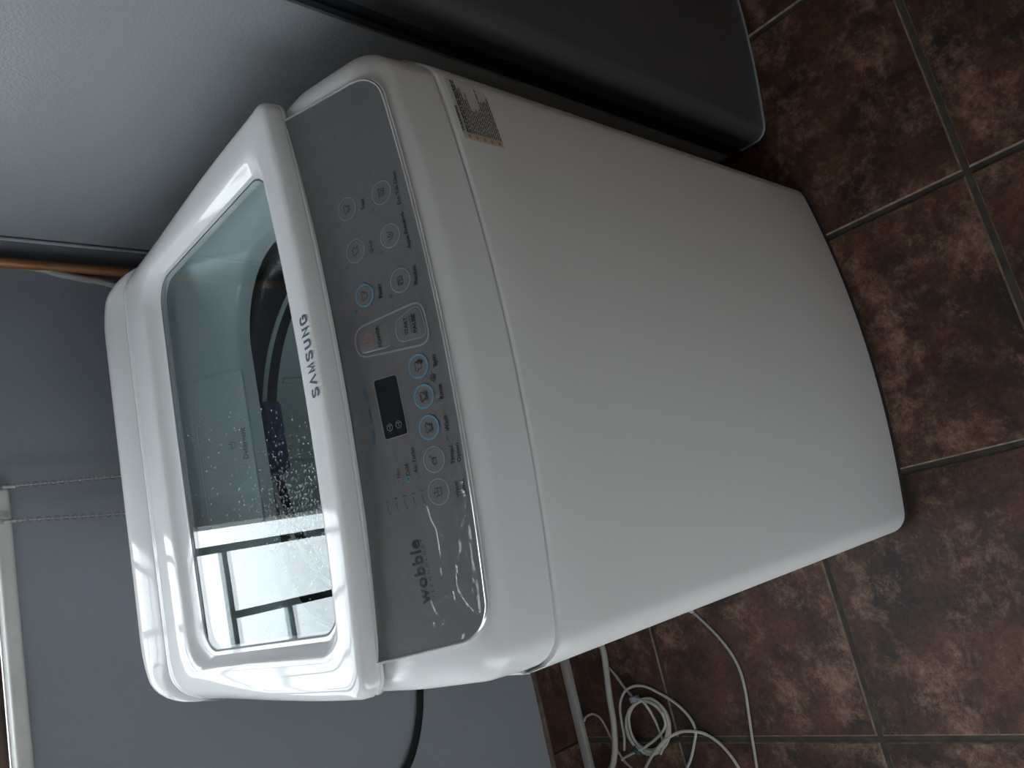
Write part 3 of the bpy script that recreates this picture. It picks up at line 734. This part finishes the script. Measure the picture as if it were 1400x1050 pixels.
# lid logo (heavy letters, the A without a bar)
LOGO = {'S': [[(.92, .78), (.80, .93), (.5, .97), (.2, .93), (.1, .75), (.2, .58), (.5, .5), (.82, .42), (.92, .24), (.8, .07), (.5, .03), (.2, .07), (.06, .24)]],
        'A': [[(.0, .0), (.5, .96), (1.0, .0)]], 'M': [[(.08, 0), (.12, .96), (.5, .1), (.88, .96), (.92, 0)]],
        'U': [[(.1, 1), (.1, .25), (.25, .07), (.5, .03), (.75, .07), (.9, .25), (.9, 1)]], 'N': [[(.1, 0), (.12, .97), (.88, .03), (.9, 1)]],
        'G': [[(.92, .75), (.8, .93), (.5, .97), (.2, .93), (.07, .7), (.07, .3), (.2, .07), (.5, .03), (.8, .07), (.93, .28), (.93, .5), (.55, .5)]]}
LZ = .8602
la, lb = m_z(436.5, 540, LZ), m_z(417.5, 429.5, LZ)
ux = (lb-la); LW = ux.length; ux.normalize(); uy = Vector((0, 0, 1)).cross(ux)
cw, chh = LW/7*.72, .0102; adv = (LW-cw)/6
paths = []
for i, ch in enumerate('SAMSUNG'):
    for p_ in LOGO[ch]: paths.append([(i*adv+a*cw, b*chh) for a, b in p_])
stroke(paths, .0023, 0.0, MAT['logo'], lid, 'brand_lettering', la+Vector((0, 0, .0002)), ux, uy, Vector((0, 0, 1)))
# detergent writing
lay_text('Detergent', on_slope(341, 627), on_slope(335.3, 584), MAT['ink_grey'], tubc, SN, .0017, 'tray_lettering', off=.02)
s_ = .005; stroke([[(a*s_, b*s_) for a, b in basin], [(a*s_, b*s_) for a, b in [(-.7, .2), (-.3, .35), (.1, .2), (.5, .35), (.75, .2)]], [(a*s_, b*s_) for a, b in [(.2, .4), (.6, 1.1)]]], .0008, .0017, MAT['ink_grey'], tubc, 'tray_icon', on_slope(319, 609), Vector((1, 0, 0)), SUP, SN)
# --- warning label on the front
def front_y(x): return YF - BOW*(1-(x/HWB)**2)
def lab(px, py):
    p = m_y(px, py, -.12)
    for _ in range(4): p = m_y(px, py, front_y(p.x)-.0002)
    return p
c0, c1, c2 = lab(637, 187), lab(608, 107), lab(690.5, 206)       # lower left of head line, right end, lower left
lx0, lx1 = c0.x, c1.x; lz1, lz0 = max(c0.z, c1.z), c2.z
NL = 24
def lpt(x, z, h): 
    return (x, front_y(x)-h, z)
def lstrip(mb, xa, xb, za, zb, h):
    n = max(1, int((xb-xa)/.012)); v = []; f = []
    for i in range(n+1): x = xa+(xb-xa)*i/n; v += [lpt(x, za, h), lpt(x, zb, h)]
    for i in range(n): f.append((2*i, 2*i+2, 2*i+3, 2*i+1))
    mb.add(v, f)
mb = MB(); lstrip(mb, lx0-.0015, lx1+.001, lz0, lz1+.001, .0003); wl = mb.build('warning_label', MAT['label'], wm, smooth=True); wl['label'] = 'silver warning sticker with fine black print'
LWd = lx1-lx0; LHt = lz1-lz0
mb = MB(); lstrip(mb, lx0-.0015, lx0+.0045, lz0, lz1-.004, .0004); mb.build('label_band', MAT['peach'], wl)
for k in range(5):
    z = lz1-LHt*(.13+.19*k); mb = MB(); n = 12
    v = [lpt(lx0+.0018, z, .0006)]+[lpt(lx0+.0018+.0018*math.cos(2*PI*i/n), z+.0018*math.sin(2*PI*i/n), .0006) for i in range(n)]
    mb.add(v, [(0, 1+i, 1+(i+1) % n) for i in range(n)]); mb.build('label_dot', MAT['orange'], wl)
mb = MB(); rows = 17; x_in = lx0+.0058
for r in range(rows):
    z = lz1-.0055-(LHt-.007)*r/(rows-1); x = x_in
    if r < 2: xe = lx1
    elif r < 6: xe = lx0+LWd*random.uniform(.62, .97)
    elif r < 11: xe = lx0+LWd*random.uniform(.55, .70)
    else: xe = lx0+LWd*random.uniform(.70, .98)
    th = .0010 if r < 2 else .0007
    while x < xe-.002:
        w = random.uniform(.0025, .009); x2 = min(xe, x+w); lstrip(mb, x, x2, z-th, z+th*.6, .0006); x = x2+.0011
mb.build('label_print', MAT['ink'], wl)
v, f = text_mesh('WARNING', .02); k = .028/max(q_.x for q_ in v)
obj('label_heading', [lpt(lx0+.006+q_.x*k, lz1-.0012+q_.y*k*.75-.0008, .0007) for q_ in v], f, MAT['ink'], wl)

# ================================================================== SMALL THINGS AROUND
# copper pipe and cable on the wall behind the machine
p0, p1 = at_y(0, 358, .655), at_y(180, 370, .655)
d = (p1-p0)/(p1.z-p0.z)
top = p0+d*(1.9-p0.z); bot = p0+d*(.30-p0.z); bot.y = .655
px = (p0.x+p1.x)/2
cp_ = tag(MB().tube([(px, .6585, .10), (px, .6585, 1.0), (px-.002, .6585, 2.3)], .0085, 14).build('copper_pipe', MAT['copper'], smooth=True), 'copper coloured pipe running straight up the blue grey wall', 'pipe')
pts = [at_y(*q_, .6605) for q_ in ((0, 357), (30, 363), (80, 374), (120, 382), (155, 389))]
pts = [Vector((pts[0].x+.004, .6605, 1.6)), Vector((pts[0].x+.003, .6605, 1.1))] + [Vector((q_.x, .6620, q_.z)) for q_ in pts[1:]] + [Vector((pts[-1].x-.06, .662, pts[-1].z-.25)), Vector((pts[-1].x-.08, .662, .25))]
tag(MB().tube(spline(pts, 8), .0052, 10).build('wall_cable', MAT['cable'], smooth=True), 'white cable crossing behind the copper pipe on the wall', 'cable')
# black power cord hanging by the wall
pts = [at_y(*q_, .6605) for q_ in ((575, 942), (574, 975), (568, 1015), (556, 1050))]
pts = [pts[0]+(pts[0]-pts[1])*4+Vector((0, 0, -.03)), pts[0]+(pts[0]-pts[1])*1.5+Vector((0, 0, -.006))] + pts + [pts[-1]+(pts[-1]-pts[-2])*1.6+Vector((-.0, 0, .02)), pts[-1]+(pts[-1]-pts[-2])*4+Vector((-.0, 0, .12))]
tag(MB().tube(spline(pts, 8), .0060, 10).build('power_cord', MAT['black_cable'], smooth=True), 'black power cord curving along the blue grey wall', 'cord')
BLZ = 1.90
# roller blind with bead chain
rb = tag(empty('roller_blind', (-.7, .62, 2.12)), 'cream roller blind above the window with two strands of clear bead chain', 'blind')
def rpart(o): o.parent = rb; o.matrix_parent_inverse = Matrix.Translation(-Vector(rb.location)); return o
rpart(MB().tube([(-.92, .625, 2.14), (.03, .625, 2.14)], .03, 20).build('roll', MAT['blind'], smooth=True))
rpart(MB().box((-.91, .6535, BLZ), (.02, .6545, 2.14)).build('fabric', MAT['blind']))
rpart(bbox_obj('bottom_rail', (-.91, .649, BLZ-.02), (.02, .659, BLZ+.004), MAT['sill'], bev=.002))
for x in (-.93, .055): rpart(bbox_obj('bracket', (x-.008, .60, 2.11), (x+.008, .668, 2.18), MAT['sill'], bev=.002))
c1a, c1b = at_y(0, 666, .635), at_y(153, 652, .635); c2a, c2b = at_y(0, 713, .635), at_y(158, 703, .635)
def strand(a, b, ztop, zbot):
    out = []; z = ztop
    while z > zbot:
        t = (z-a.z)/(b.z-a.z); out.append(Vector((a.x+(b.x-a.x)*min(t, 1.5) if z < a.z else a.x+(.035-a.x)*(z-a.z)/(2.12-a.z)*.7, .635, z))); z -= .0108
    return out
s1 = strand(c1a, c1b, 2.12, .56); s2 = strand(c2a, c2b, 2.12, .56)
e1, e2 = s1[-1], s2[-1]; mid = (e1+e2)/2; rr = (e1-e2).length/2
lowp = [mid+Vector((rr*math.cos(a), 0, -abs(rr)*math.sin(a))) for a in [PI*k/9 for k in range(1, 9)]]
cb = MB()
ico = bmesh.new(); bmesh.ops.create_icosphere(ico, subdivisions=1, radius=1); iv = [v_.co.copy() for v_ in ico.verts]; if_ = [tuple(v_.index for v_ in f_.verts) for f_ in ico.faces]; ico.free()
for p_ in s1+lowp+s2: cb.add([p_+v_*.0041 for v_ in iv], if_)
ch_ = rpart(cb.build('bead_chain', MAT['bead'], smooth=True, angle=180))
rpart(MB().tube(s1+lowp+s2[::-1], .0007, 5).build('chain_cord', MAT['cable'], smooth=True))
for a_, b_ in ((c1a, c1b), (c2a, c2b)):
    p_ = a_+(b_-a_)*.08; rpart(MB().tube([p_+Vector((0, 0, .008)), p_+Vector((0, 0, -.006))], .0028, 8).build('chain_joint', MAT['cable'], smooth=True))
# trunking on the floor along the skirting
tr = tag(bbox_obj('cable_trunking', (X0+.02, .6395, .0005), (.34, .6575, .0135), MAT['trunk'], bev=.0012, seg=2), 'long grey white plastic cable trunking on the floor by the skirting', 'trunking')
# floor cables: pixel polylines dropped on the floor
def fl_pts(pts, z): return [at_z(700+x*.2571, 820+y*.2571, z) for x, y in pts]
hz = fl_pts([(465, 205), (490, 290), (505, 400), (520, 520), (540, 640), (548, 760), (545, 830), (530, 894)], .006)
hz = [hz[0]+(hz[0]-hz[1])*3, hz[0]+(hz[0]-hz[1])] + hz + [hz[-1]+(hz[-1]-hz[-2])*1.2+Vector((0, .02, 0)), hz[-1]+(hz[-1]-hz[-2])*3+Vector((0, .03, 0))]
for p_ in hz: p_.z = .0065
tag(MB().tube(spline(hz, 8), .0062, 12).build('thick_cable', MAT['cable_old'], smooth=True), 'thick grey white cable beside the trunking on the brown tiles', 'cable')
# coil
def Z6P(x, y, z): return at_z(700+x*.2571, 820+y*.2571, z)
cc = tag(empty('cable_coil', Z6P(722, 672, 0)), 'loosely wound coil of thin white cable on the brown tiles', 'cable')
def cpart(o): o.parent = cc; o.matrix_parent_inverse = Matrix.Translation(-Vector(cc.location)); return o
pts = []; turns = 6; NT = 40
for i in range(turns*NT+1):
    a = 2*PI*i/NT - 2.0; tn = i//NT; k = i/NT
    ax = 122+14*math.sin(tn*2.3); ay = 158+10*math.cos(tn*1.7); th = math.radians(-14+5*math.sin(tn*1.9))
    x = 722+7*math.sin(tn*3.1)+ax*math.cos(a)*math.cos(th)-ay*math.sin(a)*math.sin(th)
    y = 672+6*math.cos(tn*2.2)+ax*math.cos(a)*math.sin(th)+ay*math.sin(a)*math.cos(th)
    pts.append(Z6P(x, y, .0035+.0022*tn+.001*math.sin(a*2+tn)))
# soften the steps between turns
sm_ = [sum((pts[max(0, min(len(pts)-1, i+d_))] for d_ in range(-5, 6)), Vector())/11 for i in range(len(pts))]
tail = [Z6P(640, 515, .010), Z6P(600, 470, .006), Z6P(550, 400, .004), Z6P(518, 362, .003)]
cpart(MB().tube(sm_, .0024, 8).build('winding', MAT['cable'], smooth=True))
cpart(MB().tube(spline([Z6P(660, 525, .016), Z6P(700, 545, .016), Z6P(755, 630, .012), Z6P(792, 720, .012), Z6P(803, 780, .013), Z6P(790, 820, .012)], 8), .0024, 8).build('winding', MAT['cable'], smooth=True))
cpart(MB().tube(spline(tail, 8), .0024, 8).build('cable_end', MAT['cable_old'], smooth=True))
cpart(MB().tube(spline([Z6P(585, 852, .003), Z6P(600, 838, .003), Z6P(660, 808, .012), Z6P(720, 775, .0185), Z6P(790, 715, .019), Z6P(815, 660, .0185), Z6P(800, 600, .0175)], 8), .0024, 8).build('winding', MAT['cable'], smooth=True))
for nm, pa, pb, m, r_ in (('tie', (655, 775), (690, 815), 'tie', .0068), ('tape', (625, 535), (680, 520), 'tape', .0062)):
    A_, B_ = Z6P(*pa, .009), Z6P(*pb, .009); c_ = (A_+B_)/2; d_ = Vector((0, 0, 1)).cross((B_-A_).normalized()); w_ = .004 if nm == 'tie' else .005
    cpart(MB().tube([c_-d_*w_, c_+d_*w_], .0105, 10).build(nm, MAT[m], smooth=True))
def floor_cable(name, pts, r_, m, label):
    return tag(MB().tube(spline([Z6P(x, y, z) for x, y, z in pts], 8), r_, 8).build(name, MAT[m], smooth=True), label, 'cable')
cpart(MB().tube(spline([Z6P(*q_) for q_ in [(598, 800, .003), (597, 730, .003), (582, 640, .004), (575, 560, .004), (597, 492, .008), (648, 460, .004), (710, 462, .003), (780, 495, .003), (870, 550, .003), (940, 620, .003), (975, 690, .006), (970, 760, .003), (950, 850, .003), (930, 894, .003), (900, 960, .003)]], 8), .0025, 8).build('wide_loop', MAT['cable'], smooth=True))
cpart(MB().tube(spline([Z6P(*q_) for q_ in [(650, 1000, .003), (710, 894, .006), (745, 830, .018), (790, 770, .023), (840, 728, .022), (900, 702, .012), (960, 700, .0115), (1030, 715, .005), (1100, 760, .003), (1160, 825, .003), (1205, 894, .003), (1240, 970, .003)]], 8), .0027, 8).build('arched_end', MAT['cable'], smooth=True))
floor_cable('bent_cable', [(384, 645, .0025), (392, 625, .0025), (425, 608, .0025), (460, 620, .0025), (490, 660, .0025), (520, 720, .0025), (560, 800, .0025), (600, 860, .0025), (635, 894, .0025), (690, 960, .0025)], .0023, 'cable_old', 'thin cable bent in a hook against the trunking')
lc = tag(empty('lead_cable', Z6P(960, 65, 0)), 'thin white lead with a plug end poking out from under the machine', 'cable')
def lpart(o): o.parent = lc; o.matrix_parent_inverse = Matrix.Translation(-Vector(lc.location)); return o
lpart(MB().tube(spline([Z6P(*q_, .0026) for q_ in ((950, 55), (965, 68), (1030, 128), (1100, 200), (1165, 285), (1210, 370), (1240, 480), (1258, 600), (1272, 700), (1288, 800), (1302, 894), (1315, 980))], 8), .0024, 8).build('lead', MAT['cable_old'], smooth=True))
lpart(MB().tube([Z6P(880, 0, .0045), Z6P(915, 30, .0045), Z6P(955, 60, .0045), Z6P(962, 67, .0035)], [.0045, .0045, .0045, .003], 10).build('plug_end', MAT['cable'], smooth=True))

# spiky palm outside the window (it shows as a reflection in the lid)
pm = tag(empty('palm_plant', (-.62, 1.75, -.3)), 'spiky green palm growing outside the barred window', 'plant')
green = mat('palm_leaf', (0.10, 0.17, 0.07), 0.5); bark = mat('palm_bark', (0.12, 0.08, 0.05), 0.9, bump=(60, .6, .01))
def pmp(o): o.parent = pm; return o
pmp(MB().tube([(0, 0, 0), (.02, 0, .7), (0, .02, 1.5)], [.09, .07, .055], 12).build('trunk', bark, smooth=True))
for k in range(38):
    a = 2.399*k; el = math.radians(-25+100*(k/38)); L = random.uniform(.42, .55)
    d = Vector((math.cos(a)*math.cos(el), math.sin(a)*math.cos(el), math.sin(el))); sd = d.cross(Vector((0, 0, 1)));
    sd = sd.normalized() if sd.length > .05 else Vector((1, 0, 0)); up = sd.cross(d)
    v = []; f = []
    for i in range(5):
        t = i/4; w_ = .013*(1-t)*(.5+2*t if t < .25 else 1)+.0008; c = d*(L*t)+Vector((0, 0, 1.5-.10*t*t))
        v += [c-sd*w_, c+up*.003, c+sd*w_, c-up*.003]
    for i in range(4):
        for j in range(4): f.append((4*i+j, 4*i+(j+1) % 4, 4*i+4+(j+1) % 4, 4*i+4+j))
    f += [(3, 2, 1, 0), (16, 17, 18, 19)]
    pmp(obj('leaf', v, f, green))
